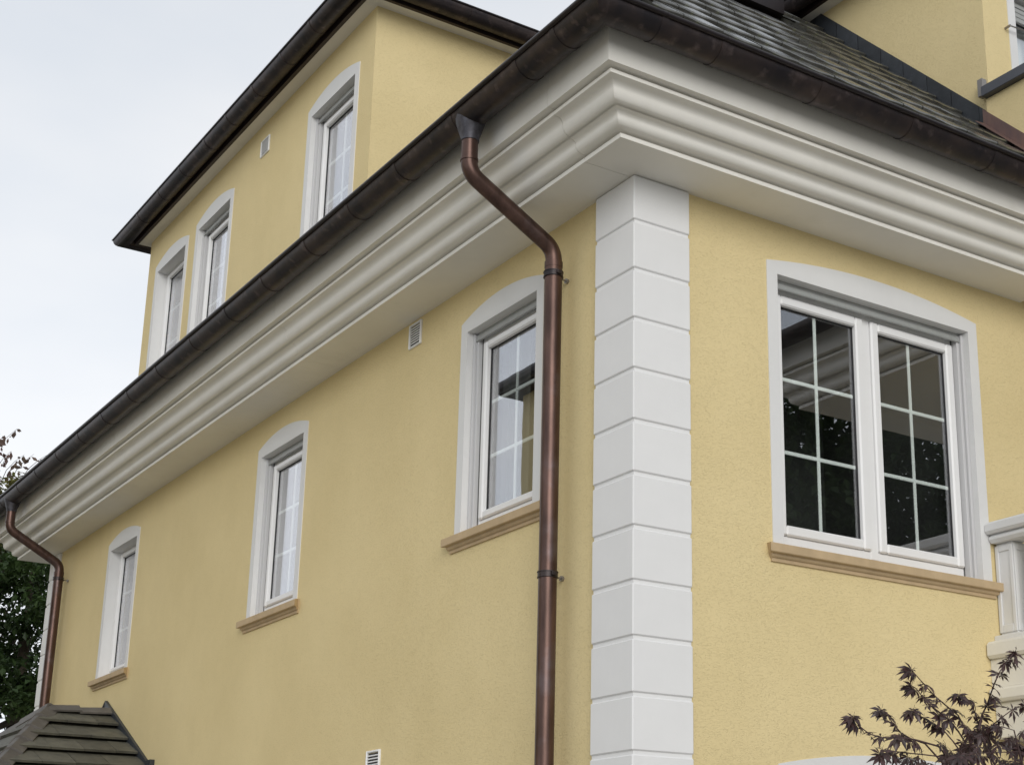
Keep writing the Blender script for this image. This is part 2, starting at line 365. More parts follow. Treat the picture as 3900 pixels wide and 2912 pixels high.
# ------------------------------------------------------------------ cornice
prof = [(-.03, SOFZ), (SOFE, SOFZ), (SOFE, SOFZ+.026), (SOFE-.026, SOFZ+.030), (SOFE-.026, SOFZ+.040), (SOFE+.010, SOFZ+.042)]
def cyma(e0, z0, e1, z1):           # from the inner bottom point out and up: convex roll, upright part, hollow under the next fillet
    de, dz = e1-e0, z1-z0; pts = []
    for t in range(0, 8):
        a = t/7*math.pi/2; pts.append((e0+de*.52*math.sin(a), z0+dz*.58*(1-math.cos(a))))
    for t in range(1, 8):
        a = t/7*math.pi/2; pts.append((e0+de*.52+de*.48*(1-math.cos(a)), z0+dz*.58+dz*.42*math.sin(a)))
    return pts
prof += cyma(.330, SOFZ+.043, .414, 3.408)
prof += [(.388, 3.410), (.388, 3.416)]
prof += cyma(.420, 3.418, .503, 3.518)
prof += [(.524, 3.520), (.524, 3.542), (.500, 3.547), (.500, 3.556), (.566, 3.558), (.566, 3.83), (.30, 3.83)]
FX0, FX1, FY0, FY1 = 0., WID, 0., LEN
def ring_pt(e, z, where):
    kind, val = where
    if kind == 'L': return (FX0-e, val, z)
    if kind == 'R': return (val, FY0-e, z)
    if kind == 'c0': return (FX0-e, FY0-e, z)
    if kind == 'c1': return (FX0-e, FY1+e, z)
    if kind == 'B': return (val, FY1+e, z)
    if kind == 'c2': return (FX1+e, FY1+e, z)
    if kind == 'c3': return (FX1+e, FY0-e, z)
def sweep_prof(pr, stations, name, m, parent, sharp=40, label=None, thick=False):
    mb = MB(); mb.sweep([[ring_pt(e, z, s) for e, z in pr] for s in stations], closed=True, cap=True, smooth=True)
    return mb.obj(name, m, parent, label, sharp)
corn = empty('cornice', house)
JY = .045
for st in ([('R', 3.30), ('R', 2.5), ('c0', 0), ('L', JY)], [('L', JY+.0035), ('L', 4.0)], [('L', 4.0035), ('L', 8.0)], [('L', 8.0035), ('c1', 0), ('B', 2.0)]):
    sweep_prof(prof, st, 'cornice_length', CORN, corn)

# ------------------------------------------------------------------ gutters
def gutter_profile(c, zt, r, th=.004, n=12):
    a = [(c+r*math.cos(t), zt+r*math.sin(t)) for t in [-math.pi*i/n for i in range(n+1)]]          # outer lip -> back
    b = [(c+(r-th)*math.cos(t), zt+(r-th)*math.sin(t)) for t in [-math.pi*i/n for i in range(n, -1, -1)]]
    return a + [(c-r, zt+.05), (c-r+th, zt+.05)] + b
def gutter_run(name, parent, pr_main, pr_ring, beads, stations_list, joint_list, m=COPPER_OLD):
    gp = empty(name, parent)
    for st in stations_list:
        sweep_prof(pr_main, st, 'gutter_length', m, gp)
        c, z, r = beads
        sweep_prof([(c+r*math.cos(t), z+r*math.sin(t)) for t in [2*math.pi*k/10 for k in range(10)]], st, 'gutter_bead', COPPER_EDGE, gp)
    for st in joint_list: sweep_prof(pr_ring, st, 'joint_collar', m, gp)
    return gp
YJ = [-.358, .043, .79, 1.537, 2.24, 2.957, 3.75, 4.5, 5.294, 6.14, 6.943, 7.724, 8.5, 9.3, 10.1, 10.85, 11.6, 12.35]
XJ = [-.357, .048, .772, 1.498, 2.208, 2.72, 3.30]
def runs(js, k, start=None):
    o = []
    for a, b in zip(js, js[1:]): o.append([(k, a+.001), (k, b-.001)])
    return o
main_p = gutter_profile(GC, GTZ, GR); ring_p = gutter_profile(GC, GTZ, GR+.0035, .006)
st = [[('R', XJ[0]-.001), ('c0', 0), ('L', YJ[0]-.001)]] + runs(YJ, 'L') + runs(XJ, 'R') + [[('L', YJ[-1]+.001), ('c1', 0), ('B', 3.0)]]
jl = [[('L', y-.022), ('L', y+.022)] for y in YJ] + [[('R', x-.022), ('R', x+.022)] for x in XJ]
gutter = gutter_run('gutter', house, main_p, ring_p, (GE+.006, GTZ+.004, .016), st, jl)
# fascia strip behind the gutter, closing the eaves
fs = MB()
for s0, s1 in (((-.57, -.57), (FX1+.57, -.60)), ((-.57, -.57), (-.60, LEN+.57))): pass
sweep_prof([(.567, 3.79), (.592, 3.79), (.592, 3.87), (.567, 3.87)], [('R', 3.30), ('c0', 0), ('c1', 0), ('B', 3.)], 'eaves_board', DARKMETAL, house)

# ------------------------------------------------------------------ roof
roof = empty('roof', house)
rb = MB()
A_ = -.66
def rp(x, y):
    return (x, y, min(x, y)+RZ0-.05)
rb.add([(A_, A_, A_+RZ0-.05), (1.80, 1.80, RTOP-.05), (FX1, 1.80, RTOP-.05), (FX1, A_, A_+RZ0-.05)], [(0, 1, 2, 3)])
rb.add([(A_, A_, A_+RZ0-.05), (A_, LEN-A_, A_+RZ0-.05), (1.80, LEN-1.80, RTOP-.05), (1.80, 1.80, RTOP-.05)], [(0, 1, 2, 3)])
rb.add([(A_, LEN-A_, A_+RZ0-.05), (FX1, LEN-A_, A_+RZ0-.05), (FX1, LEN-1.8, RTOP-.05), (1.80, LEN-1.80, RTOP-.05)], [(0, 1, 2, 3)])
rb.add([(1.8, 1.8, RTOP), (1.8, LEN-1.8, RTOP), (FX1, LEN-1.8, RTOP), (FX1, 1.8, RTOP)], [(0, 1, 2, 3)])
rb.add([(2.66, 1.7, 1.7+RZ0-.05), (3.6, 1.7, 1.7+RZ0-.05), (3.6, 2.5, 2.5+RZ0-.05), (2.66, 2.5, 2.5+RZ0-.05)], [(0, 1, 2, 3)])
rb.obj('roof_deck', TILE, roof, fix=False)
# interlocking tiles with a thick front edge, right-hand slope
GAUGE, TWD = .35, .30
def tile_mesh(name, m, wd, ln, th, roll=.010):
    mb = MB(); n = 6; top = []; 
    xs = [i*wd/n for i in range(n+1)]
    prof_ = [roll*(.5+.5*math.cos(2*math.pi*i/n)) for i in range(n+1)]
    for y in (0, ln):
        top.append([(x, y, th+h) for x, h in zip(xs, prof_)])
    bot = [[(x, y, 0+h*.6) for x, h in zip(xs, prof_)] for y in (0, ln)]
    rings = [bot[1], bot[0], [(x, .004, z-.002+0) if False else (x, 0, z-.008) for x, y, z in top[0]], [(x, .012, z) for x, y, z in top[0]], top[1]]
    mb.sweep(rings, closed=False, cap=False, smooth=True)
    for i in (0, n):
        mb.add([r[i] for r in rings], [tuple(range(5))])
    return mb.mesh(name, m, 30)
tme = tile_mesh('roof_tile', TILE, TWD-.004, .41, .030, .006)
cs, sn = math.cos(math.pi/4), math.sin(math.pi/4)
ti = 0
for k in range(13):
    dd = k*GAUGE                                  # distance up the slope
    y0 = -.70 + dd*cs
    if y0 > 2.12: break
    x0 = y0 + .02 + (0 if k % 2 == 0 else .15)
    x = -1.0 + (0.15 if k % 2 else 0)
    while x < FX1:
        lim0, lim1 = y0+.05, 9.9
        xa = x
        x += TWD
        if xa < y0-.12: continue
        if xa + TWD > 3.36 + (.0 if True else 0) and y0 > PY1-.16: 
            if not (y0 < PY1-.1): 
                if xa < 3.36: pass
                else: continue
        if xa > 3.36 or (y0 > 1.50 and xa < 2.60): continue
        t = link('roof_tile', tme, roof)
        zz = y0 + RZ0 - .03
        tilt = math.radians(45-3.6 + rnd.uniform(-.5, .5))
        t.matrix_local = Matrix.Translation((xa, y0+rnd.uniform(-.004, .004), zz)) @ Matrix.Rotation(tilt, 4, 'X') @ Matrix.Rotation(math.radians(rnd.uniform(-.25, .25)), 4, 'Z')
        if xa + TWD > 3.40 and y0 > PY1-.16:      # cut against the cheek: slide under the neighbour
            t.location.x = 3.40-TWD
        ti += 1
# left-hand slope (seen only from other places): courses joined
lt = MB()
for k in range(10):
    x0 = -.70 + k*GAUGE*cs
    if x0 > 1.6: break
    y0, y1 = x0+.1, LEN-x0-.1
    za = x0+RZ0-.03
    for a, b in (((y0, U0-.02), (U1+.02, y1)) if x0 > -.28 else ((y0, y1),)):
        if b > a: lt.add([(x0, a, za+.03), (x0+.29, a, za+.29+.01), (x0+.29, b, za+.29+.01), (x0, b, za+.03), (x0, a, za), (x0, b, za)], [(0, 1, 2, 3), (4, 0, 3, 5)])
o = lt.obj('tile_courses', TILE, roof, fix=False); o['kind'] = 'stuff'
# hip caps
hm = MB(); hm.sweep([[(.11*math.cos(a)*s, y, .055*math.sin(a)*s+.0) for a in [math.pi*i/8 for i in range(9)]] + [(.095*math.cos(a)*s, y, .04*math.sin(a)*s-.01) for a in [math.pi*i/8 for i in range(8, -1, -1)]] for y, s in ((0, 1.08), (.38, .95))], closed=True)
hme = hm.mesh('hip_tile', HIPCAP)
hd = Vector((1, 1, 1)).normalized()
for k in range(11):
    c = Vector((-.62, -.62, -.62+RZ0+.035)) + hd*(k*.345)
    if c.z > RTOP-.1: break
    zax = Vector((-1, -1, 2)).normalized(); xax = hd.cross(zax)
    t = link('hip_tile', hme, roof)
    t.matrix_local = Matrix(((xax.x, hd.x, zax.x, c.x), (xax.y, hd.y, zax.y, c.y), (xax.z, hd.z, zax.z, c.z), (0, 0, 0, 1)))
# dark trim along the top of the slope and the low roof above
tm = MB(); tm.box((1.76, 1.74, RTOP-.03), (2.72, 1.90, RTOP+.11)); tm.obj('roof_edge_trim', COPPER_EDGE, roof)
# upper eaves: soffit, dark fascia, gutter for the raised storey
def rect_sweep(pr, x0, x1, y0, y1, name, m, parent, chain, sharp=40):
    """chain: list of ('w'|'s'|'n', value) or corners, around a rectangle; profile (e, z) e outwards"""
    rings = []
    for s in chain:
        k, v = s
        r = []
        for e, z in pr:
            if k == 'w': r.append((x0-e, v, z))
            elif k == 's': r.append((v, y0-e, z))
            elif k == 'n': r.append((v, y1+e, z))
            elif k == 'sw': r.append((x0-e, y0-e, z))
            elif k == 'nw': r.append((x0-e, y1+e, z))
            elif k == 'e': r.append((x1+e, v, z))
        rings.append(r)
    mb = MB(); mb.sweep(rings, True, True, True); return mb.obj(name, m, parent, None, sharp)
ux0, uy0, uy1 = Q, U0, U1
full = [('s', UX1), ('sw', 0), ('nw', 0), ('n', UX1)]
up_e = empty('upper_eaves', house)
rect_sweep([(-.2, 6.405), (.115, 6.405), (.115, 6.425), (-.2, 6.425)], ux0, 9, uy0, uy1, 'soffit', CORN, up_e, full)
rect_sweep([(.117, 6.395), (.150, 6.395), (.150, 6.56), (.117, 6.56)], ux0, 9, uy0, uy1, 'fascia', DARKMETAL, up_e, full)
ugp = gutter_profile(.247, 6.475, .09); ugr = gutter_profile(.247, 6.475, .0935, .006)
ujy = [4.395, 5.01, 5.677, 6.332, 6.918, 7.627, 8.28, 8.95]
ujx = [.75, 1.6, 2.4]
ug = empty('upper_gutter', house)
chains = [[('s', ujx[0]-.001), ('sw', 0), ('w', ujy[0]-.001)]] + [[('w', a+.001), ('w', b-.001)] for a, b in zip(ujy, ujy[1:])] + [[('w', ujy[-1]+.001), ('nw', 0), ('n', 4)]] + [[('s', a+.001), ('s', b-.001)] for a, b in zip(ujx, ujx[1:]+[4.0])]
bead = [(.247+.093+.010*math.cos(t), 6.479+.010*math.sin(t)) for t in [2*math.pi*k/8 for k in range(8)]]
for c in chains:
    rect_sweep(ugp, ux0, 9, uy0, uy1, 'gutter_length', COPPER_OLD, ug, c); rect_sweep(bead, ux0, 9, uy0, uy1, 'gutter_bead', COPPER_EDGE, ug, c)
for y in ujy: rect_sweep(ugr, ux0, 9, uy0, uy1, 'joint_collar', COPPER_OLD, ug, [('w', y-.02), ('w', y+.02)])
for x in ujx: rect_sweep(ugr, ux0, 9, uy0, uy1, 'joint_collar', COPPER_OLD, ug, [('s', x-.02), ('s', x+.02)])
ur = MB(); e = .20
ur.add([(Q-e, U0-e, 6.54), (Q-e, U1+e, 6.54), (1.5, U1-1.5, 6.80), (1.5, U0+1.5, 6.80), (8, U1-1.5, 6.8), (8, U0+1.5, 6.8), (8, U1+e, 6.54), (8, U0-e, 6.54)], [(0, 1, 2, 3), (0, 3, 5, 7), (1, 6, 4, 2), (3, 2, 4, 5)])
ur.obj('upper_roof', TILE, house, fix=False)
# dormer eaves (gutter runs along Y above the cheek)
de = empty('dormer_eaves', house)
fulld = [('w', 2.6), ('sw', 0), ('s', DX1)]
rect_sweep([(-.2, 6.685), (.115, 6.685), (.115, 6.705), (-.2, 6.705)], DX0, 9, DY, 9, 'soffit', CORN, de, fulld)
rect_sweep([(.117, 6.675), (.150, 6.675), (.150, 6.840), (.117, 6.840)], DX0, 9, DY, 9, 'fascia', DARKMETAL, de, fulld)
dgp = gutter_profile(.247, 6.755, .09)
rect_sweep(dgp, DX0, 9, DY, 9, 'gutter_length', COPPER_OLD, de, [('w', 2.24), ('sw', 0), ('s', DX1)])
rect_sweep([(e_, z_+DZ) for e_, z_ in bead], DX0, 9, DY, 9, 'gutter_bead', COPPER_EDGE, de, [('w', 2.24), ('sw', 0), ('s', DX1)])
gc = MB(); gc.prism([(DX0-x, 2.24, z) for x, z in [(.247+.09*math.cos(t), 6.755+.09*math.sin(t)) for t in [-math.pi*i/12 for i in range(13)]]], (0, .006, 0)); gc.obj('gutter_end_cap', COPPER_EDGE, de)
dr = MB(); dr.add([(DX0-.2, DY-.2, 6.820), (DX0-.2, 3.4, 6.820), (5, 3.4, 7.130), (5, 1.6, 7.130), (DX1+.2, DY-.2, 6.820), (DX1+.2, 3.4, 6.820)], [(0, 1, 2, 3), (0, 3, 4), (3, 2, 5, 4)]); dr.obj('dormer_roof', TILE, house, fix=False)
# slate soakers along the cheek, copper flashing in front
sl = empty('cheek_flashing', house)
ys = [.30, .358, .622, .861, 1.106, 1.347, 1.601, 1.85, 2.10, 2.35]
for i, (a, b) in enumerate(zip(ys, ys[1:])):
    a += .003; b -= .003; x1 = DX0-.004; x0 = x1-.014-rnd.uniform(0, .004)
    lo, hi = .0, .150
    quad = [(x0, a, a+RZ0+lo-.02), (x0, b, b+RZ0+lo-.02), (x0, b-.05 if False else b, b+RZ0+hi), (x0, a, a+RZ0+hi)]
    m_ = MB(); m_.prism(quad, (x1-x0, 0, 0)); m_.obj('flashing_slate', SLATE, sl)
cf = MB(); a, b = PY1-.02, .30
cf.prism([(PX-.012, a, a+RZ0-.05), (PX-.012, b, b+RZ0-.05), (PX-.012, b, b+RZ0+.150), (PX-.012, a, a+RZ0+.150)], (.010, 0, 0))
cf.prism([(PX-.10, a, a+RZ0+.022), (PX-.012, a, a+RZ0+.03), (PX-.012, b, b+RZ0+.03), (PX-.10, b, b+RZ0+.022)], (0, 0, .004))
cf.obj('copper_flashing', COPPER_FLASH, house)

# lightning conductor clamps and a cable on the dormer front
lc = MB(); lc.tube(smooth_path([(3.03, 2.28, 6.94), (3.02, 2.28, 6.88), (3.07, 2.27, 6.80), (3.06, 2.26, 6.72), (3.09, 2.20, 6.64)], .03, 5), .014, 8); lc.obj('gutter_hook', STEEL, house)
lc = MB(); lc.tube(smooth_path([(-.30, -.46, 4.10), (-.16, -.30, 4.26), (-.04, -.20, 4.345), (.0, -.12, 4.43)], .04, 4), .006, 6); lc.box((-.07, -.235, 4.30), (-.02, -.195, 4.335), .004); lc.obj('conductor_clamp', STEEL, house)
wr = MB(); wr.tube([(3.66, DY+.01, 5.72), (3.66, DY-.055, 5.72)], .010, 8); wr.tube(smooth_path([(3.66, DY-.05, 5.72), (3.85, DY-.052, 5.735), (4.3, DY-.06, 5.71), (6.0, DY-.05, 5.75)], .2, 4), .0055, 6); wr.obj('cable', STEEL, house)

# ------------------------------------------------------------------ windows
def arch_outline(wd, zb, zs, rise, n=20):
    R = ((wd/2)**2 + rise**2)/(2*rise); cz = zs+rise-R
    pts = []
    for i in range(n+1):
        x = -wd/2 + wd*i/n
        pts.append((x, cz+math.sqrt(max(R*R-x*x, 0))))
    return pts          # left -> right along the arch
def band(mb, outer, inner, d0, d1):
    """ring between two equal-length outlines, from depth d0 (front) to d1 (inner back)"""
    n = len(outer)
    vs = [(x, d0, z) for x, z in outer] + [(x, d0, z) for x, z in inner] + [(x, d1, z) for x, z in inner] + [(x, d0+.03, z) for x, z in outer]
    fs = []
    for i in range(n-1):
        j = i+1
        fs += [(i, j, n+j, n+i), (n+i, n+j, 2*n+j, 2*n+i), (3*n+i, 3*n+j, j, i)]
    mb.add(vs, fs)
def rect_frame(mb, x0, x1, z0, z1, wdt, d0, d1, bev=.004):
    """picture frame of four bars butted"""
    w_ = wdt if isinstance(wdt, (tuple, list)) else (wdt,)*4     # left right bottom top
    mb.box((x0, d0, z0), (x0+w_[0], d1, z1), bev); mb.box((x1-w_[1], d0, z0), (x1, d1, z1), bev)
    mb.box((x0+w_[0]+.0004, d0+.0006, z0), (x1-w_[1]-.0004, d1-.0006, z0+w_[2]), bev); mb.box((x0+w_[0]+.0004, d0+.0006, z1-w_[3]), (x1-w_[1]-.0004, d1-.0006, z1), bev)
def sill(parent, x0, x1, zt, zl):
    """zt: top at the frame, zl: top of the front edge"""
    s = MB(); pr = [(.10, zt), (-.010, zl+.012), (-.052, zl), (-.056, zl-.004), (-.056, zl-.050), (-.052, zl-.054), (-.030, zl-.056)]
    pr += [(-.030+.022*(1-math.cos(t))-.0, zl-.056-.024*math.sin(t)) for t in [math.pi/2*i/5 for i in range(1, 6)]]
    pr += [(-.012, zl-.080), (-.012, zl-.100), (.02, zl-.100), (.10, zl-.09)]
    # returned ends: scale the width with the projection
    rings = []
    for sd in (-1, 1):
        base = x0 if sd < 0 else x1
        for off in ((0,)):
            rings.append([(base + (-sd)*max(0, (.056+d))*(.9 if d < 0 else .62) if d < .02 else base+(-sd)*.045, d, z) for d, z in pr])
    s.sweep(rings, True, True, False); return s.obj('sill', SAND, parent, sharp=25)
def sash(parent, x0, x1, z0, z1, wdt, d, cols=2, rows=3, name='sash'):
    e = empty(name, parent) if False else None
    f = MB(); rect_frame(f, x0, x1, z0, z1, wdt, d-.010, d+.055, .010); f.obj('sash_frame', PVC, parent)
    gx0, gx1, gz0, gz1 = x0+wdt, x1-wdt, z0+wdt, z1-wdt
    k = MB(); rect_frame(k, gx0-.001, gx1+.001, gz0-.001, gz1+.001, .007, d+.024, d+.040, 0); k.obj('glazing_gasket', GASKET, parent)
    gl = MB(); gl.box((gx0+.004, d+.030, gz0+.004), (gx1-.004, d+.034, gz1-.004)); gl.obj('pane', GLASS, parent)
    for i in range(1, cols):
        c = gx0+(gx1-gx0)*i/cols; b = MB(); b.box((c-.0125, d+.038, gz0+.004), (c+.0125, d+.048, gz1-.004), .003); b.obj('glazing_bar', BAR, parent)
    for i in range(1, rows):
        c = gz0+(gz1-gz0)*i/rows; b = MB(); b.box((gx0+.004, d+.0375, c-.0125), (gx1-.004, d+.0485, c+.0125), .003); b.obj('glazing_bar', BAR, parent)
def window(loc, rz, wd, zb, zs, rise=.085, shutter=True, lights=1, with_sill=True, label=None, bandw=.083, deep=.085, name='window', drop=0, white_panel=False):
    wn = empty(name, house, loc, rz, label)
    iz = zs-.075                                     # top of the opening
    d0 = deep
    hw = wd/2; iw = hw-bandw
    out_ = [(-hw, zb-.032)] + arch_outline(wd, zb, zs, rise) + [(hw, zb-.032)]
    n = 20
    inn = [(-iw, zb-.032)] + [(-iw+2*iw*i/n, iz) for i in range(n+1)] + [(iw, zb-.032)]
    s = MB(); band(s, out_, inn, -.006, d0); s.obj('surround', WHITE, wn, fix=False)
    fx0, fx1, fz0, fz1 = -iw, iw, zb-.035, iz
    if shutter:                                      # guide rails, slot and the rolled-up shutter's last slat
        for sd in (-1, 1):
            gr = MB()
            a, b = (fx0, fx0+.022) if sd < 0 else (fx1-.022, fx1)
            gr.box((a, .040, zb-.030), (b, d0+.004, iz-.012), .003)
            a, b = (fx0+.0225, fx0+.045) if sd < 0 else (fx1-.045, fx1-.0225)
            gr.box((a, .058, zb-.030), (b, d0+.016, iz-.018), .003)
            gr.obj('shutter_guide', GUIDE, wn)
        sh = MB(); sh.box((fx0+.024, .052, iz-.058), (fx1-.024, .061, iz-.026), .003); sh.box((fx0+.024, .048, iz-.064), (fx1-.024, .066, iz-.0585), .001)
        sh.box((fx0+.024, .064, iz-.024), (fx1-.024, .070, iz+.01), .002)
        sh.obj('shutter_slat', SHUT, wn)
        for sd in (-1, 1):
            a, b = (fx0+.0455, fx0+.0475) if sd < 0 else (fx1-.0475, fx1-.0455)
            sl2 = MB(); sl2.box((a, d0+.004, zb-.030), (b, d0+.020, iz-.03)); sl2.obj('gap_shade_strip', GAP_SHADE, wn)  # dark strip painted in for the shaded gap between guide and frame
        for q in range(drop):
            sh = MB(); zt_ = iz-.066-q*.042; sh.box((fx0+.024, .052, zt_-.040), (fx1-.024, .061, zt_), .004); sh.obj('shutter_slat', SHUT, wn)
        inset, topi = (.034, .040) if lights == 1 else (.014, .040)
    else: inset, topi = .003, .004
    f = MB(); a0, a1, b0, b1 = fx0+inset, fx1-inset, fz0, fz1-topi
    fwid = .034 if shutter else .018
    rect_frame(f, a0, a1, b0, b1, (fwid, fwid, fwid+.056, fwid), d0+.012, d0+.09, .004); 
    # filler round the frame so that no gap shows
    for sd in (-1, 1):
        x_a, x_b = (fx0-.01, a0-.0005) if sd < 0 else (a1+.0005, fx1+.01)
        f.box((x_a, d0-.0015, zb-.03), (x_b, d0+.09, iz+.02))
    f.box((fx0-.01, d0-.001, b1+.0005), (fx1+.01, d0+.088, iz+.03)); f.box((fx0-.01, d0+.032, zb-.02), (fx1+.01, d0+.088, b0-.0005))
    if lights == 2: f.box((-.034, d0+.010, b0+.04), (.034, d0+.088, b1-.034), .004)
    f.obj('frame', PVC, wn)
    sx = .0015
    if lights == 1: sash(wn, a0+fwid+sx, a1-fwid-sx, b0+fwid+.056+sx, b1-fwid-sx, .052 if shutter else .042, d0+.004)
    else:
        sash(wn, a0+fwid+sx, -.034-sx, b0+fwid+.056+sx, b1-fwid-sx, .064, d0+.002); sash(wn, .034+sx, a1-fwid-sx, b0+fwid+.056+sx, b1-fwid-sx, .064, d0+.002)
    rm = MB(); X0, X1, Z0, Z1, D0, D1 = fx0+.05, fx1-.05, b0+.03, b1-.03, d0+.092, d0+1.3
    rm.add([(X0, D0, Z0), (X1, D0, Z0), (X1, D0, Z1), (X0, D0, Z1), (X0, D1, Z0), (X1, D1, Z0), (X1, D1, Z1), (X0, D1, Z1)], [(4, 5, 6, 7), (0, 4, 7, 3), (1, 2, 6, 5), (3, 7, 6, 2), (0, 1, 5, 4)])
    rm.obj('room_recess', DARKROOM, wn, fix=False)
    if shutter and lights == 1:                      # a drawn-back curtain
        cu = MB(); n_ = 40; cx0, cx1 = fx0+.055, fx0+.40
        row = [(cx0+(cx1-cx0)*i/n_, d0+.17+.022*math.sin(i*.95)+.008*math.sin(i*2.3)) for i in range(n_+1)]
        cu.sweep([[(x, y_, z) for x, y_ in row] + [(x, y_+.004, z) for x, y_ in row[::-1]] for z in (b0+.04, b1-.035)], True, True, True); cu.obj('curtain', CURTAIN, wn)
    if white_panel: bl = MB(); bl.box((fx0+.06, d0+.10, b0+.04), (fx1-.06, d0+.112, b1-.04)); bl.obj('white_panel', PVC, wn)  # flat white panel close behind the panes
    if with_sill: sx_ = .06 if lights == 2 else .085; sill(wn, -hw-sx_, hw+sx_, zb-.028, zb-.045)
    return wn
RZL = -math.pi/2
lab = ['narrow white window behind the copper downpipe', 'narrow white window in the middle of the left wall', 'narrow white window above the porch roof']
for (c, zb, zs, s), l in zip(LEFT_WIN, lab): window((Q, c, 0), RZL, SW, zb, zs, shutter=s, label=l, deep=.085 if s else .105)
lab = ['upper window nearest the building corner', 'middle window of the raised storey', 'upper window at the far end of the raised storey']
for (c, zb, zs, s), l in zip(UP_WIN, lab): window((Q, c, 0), RZL, SW, zb, zs, shutter=s, with_sill=False, label=l, deep=.085 if s else .105)
window((RIGHT_WIN[0][0], Q, 0), 0, BW, 1.285, 3.02, lights=2, deep=.10, label='wide two-light white window with beige sill')
window((RIGHT_WIN[1][0], Q, 0), 0, BW, -1.735, 0.0, rise=.09, lights=2, label='ground-floor window with its white arched top just showing')
window((DW[0], DY, 0), 0, 1.30, DW[1], DW[2], rise=.03, with_sill=False, lights=2, deep=.10, drop=3, white_panel=True, label='dormer window with white frame')

# ------------------------------------------------------------------ vents
def vent(y, z, wd, ht):
    v = empty('wall_vent', house, (Q, y, z), RZL)
    f = MB(); rect_frame(f, -wd/2, wd/2, 0, ht, .016, -.016, .004, .005); f.obj('vent_frame', PVC, v)
    b = MB(); b.box((-wd/2+.02, -.003, .02), (wd/2-.02, .004, ht-.02)); b.obj('vent_back', DARKROOM, v)
    n = 7; st_ = (ht-.052)/n
    sm = MB(); sm.box((-wd/2+.023, -.012, 0), (wd/2-.023, -.0035, st_*.42), .0015); sme = sm.mesh('vent_slat', PVC)
    for i in range(n): link('vent_slat', sme, v, None, (0, 0, .026+st_*.3+i*st_))
vent(2.75, 3.083, .185, .185); vent(6.09, 6.05, .205, .17); vent(3.09, .07, .205, .195)

# ------------------------------------------------------------------ downpipes
def downpipe(y, label):
    d = empty('downpipe', house, label=label)
    R_ = .050
    c = MB(); n = 20
    def ring(z, rx, ry, dx=0): return [(-GC+dx+rx*math.cos(t), y+ry*math.sin(t), z) for t in [2*math.pi*k/n for k in range(n)]]
    c.sweep([ring(3.775, .098, .105), ring(3.72, .090, .10), ring(3.66, .073, .078), ring(3.605, .055, .056), ring(3.585, .055, .055)], True, True, True); c.obj('outlet_funnel', COPPER_BLUE, d)
    path = smooth_path([(-GC, y, 3.62), (-GC, y, 3.385), (-.10, y, 3.045), (-.10, y, 2.9)], .13, 9)
    p = MB(); p.tube(path, R_, 20); p.obj('swan_neck', COPPER, d)
    p = MB(); p.tube([(-.10, y, 2.955), (-.10, y, 2.0), (-.10, y, .9), (-.10, y, -1.0), (-.10, y, GZ+.02)], R_+.0035, 20); p.obj('pipe', COPPER, d)
    p = MB(); p.tube([(-.10, y, 2.962), (-.10, y, 2.925)], R_+.0055, 20); p.obj('pipe_joint', COPPER, d)
    p = MB(); p.tube([(-GC, y, 3.47), (-GC, y, 3.462), (-GC, y, 3.455)], R_+.004, 20); p.obj('pipe_joint', COPPER, d)
    for z in (2.88, 1.04, -.8):
        b = empty('pipe_clamp', d)
        k = MB(); k.tube([(-.10, y, z-.012), (-.10, y, z+.012)], R_+.0085, 20); k.tube([(-.10, y, z+.013), (-.10, y, z+.018)], R_+.0115, 20); k.tube([(-.10, y, z-.018), (-.10, y, z-.013)], R_+.0115, 20)
        for sd in (-1, 1): k.box((-.115+.0, y+sd*(R_+.006), z-.012), (-.085, y+sd*(R_+.024), z+.012), .002)
        k.obj('clamp_ring', COPPER_OLD, d)
        k = MB(); k.tube([(-.06, y+.02, z), (.026, y+.035, z)], .006, 8); k.tube([(.008, y+.032, z), (.024, y+.0345, z)], .016, 10); k.obj('clamp_screw', STEEL, d)
        bpy.data.objects.remove(b)
    return d
downpipe(.70, 'copper downpipe beside the near corner'); downpipe(11.36, 'copper downpipe at the far corner')

# ------------------------------------------------------------------ balcony
bal = empty('balcony', house, label='white balustraded balcony')
BX0, BX1, BY1 = 2.80, 7.6, -2.2
def ledge(x_out, y_out, z0, z1, bev, name, m=CORN):
    b = MB(); b.box((BX0-x_out, BY1-y_out, z0), (BX1+x_out, Q+.002, z1), bev); return b.obj(name, m, bal)
ledge(.075, .075, .745, .852, .018, 'slab_edge'); ledge(.035, .035, .56, .7445, .006, 'slab_face'); ledge(.075, .075, .475, .5595, .016, 'lower_moulding'); ledge(.02, .02, .25, .4745, .01, 'corbel_course')
def rail(name, z0, z1, hw_, bev):
    b = MB(); cx = BX0+.10; cyy = BY1+.10
    b.box((cx-hw_, cyy-hw_, z0), (cx+hw_, Q+.004, z1), bev); b.box((cx+hw_+.0006, cyy-hw_, z0), (BX1-.10+hw_, cyy+hw_, z1), bev)
    b.obj(name, WHITE, bal)
rail('rail_cap', 1.556, 1.632, .122, .016); rail('rail_moulding', 1.500, 1.5555, .092, .02); rail('bottom_rail', .853, .900, .085, .008)
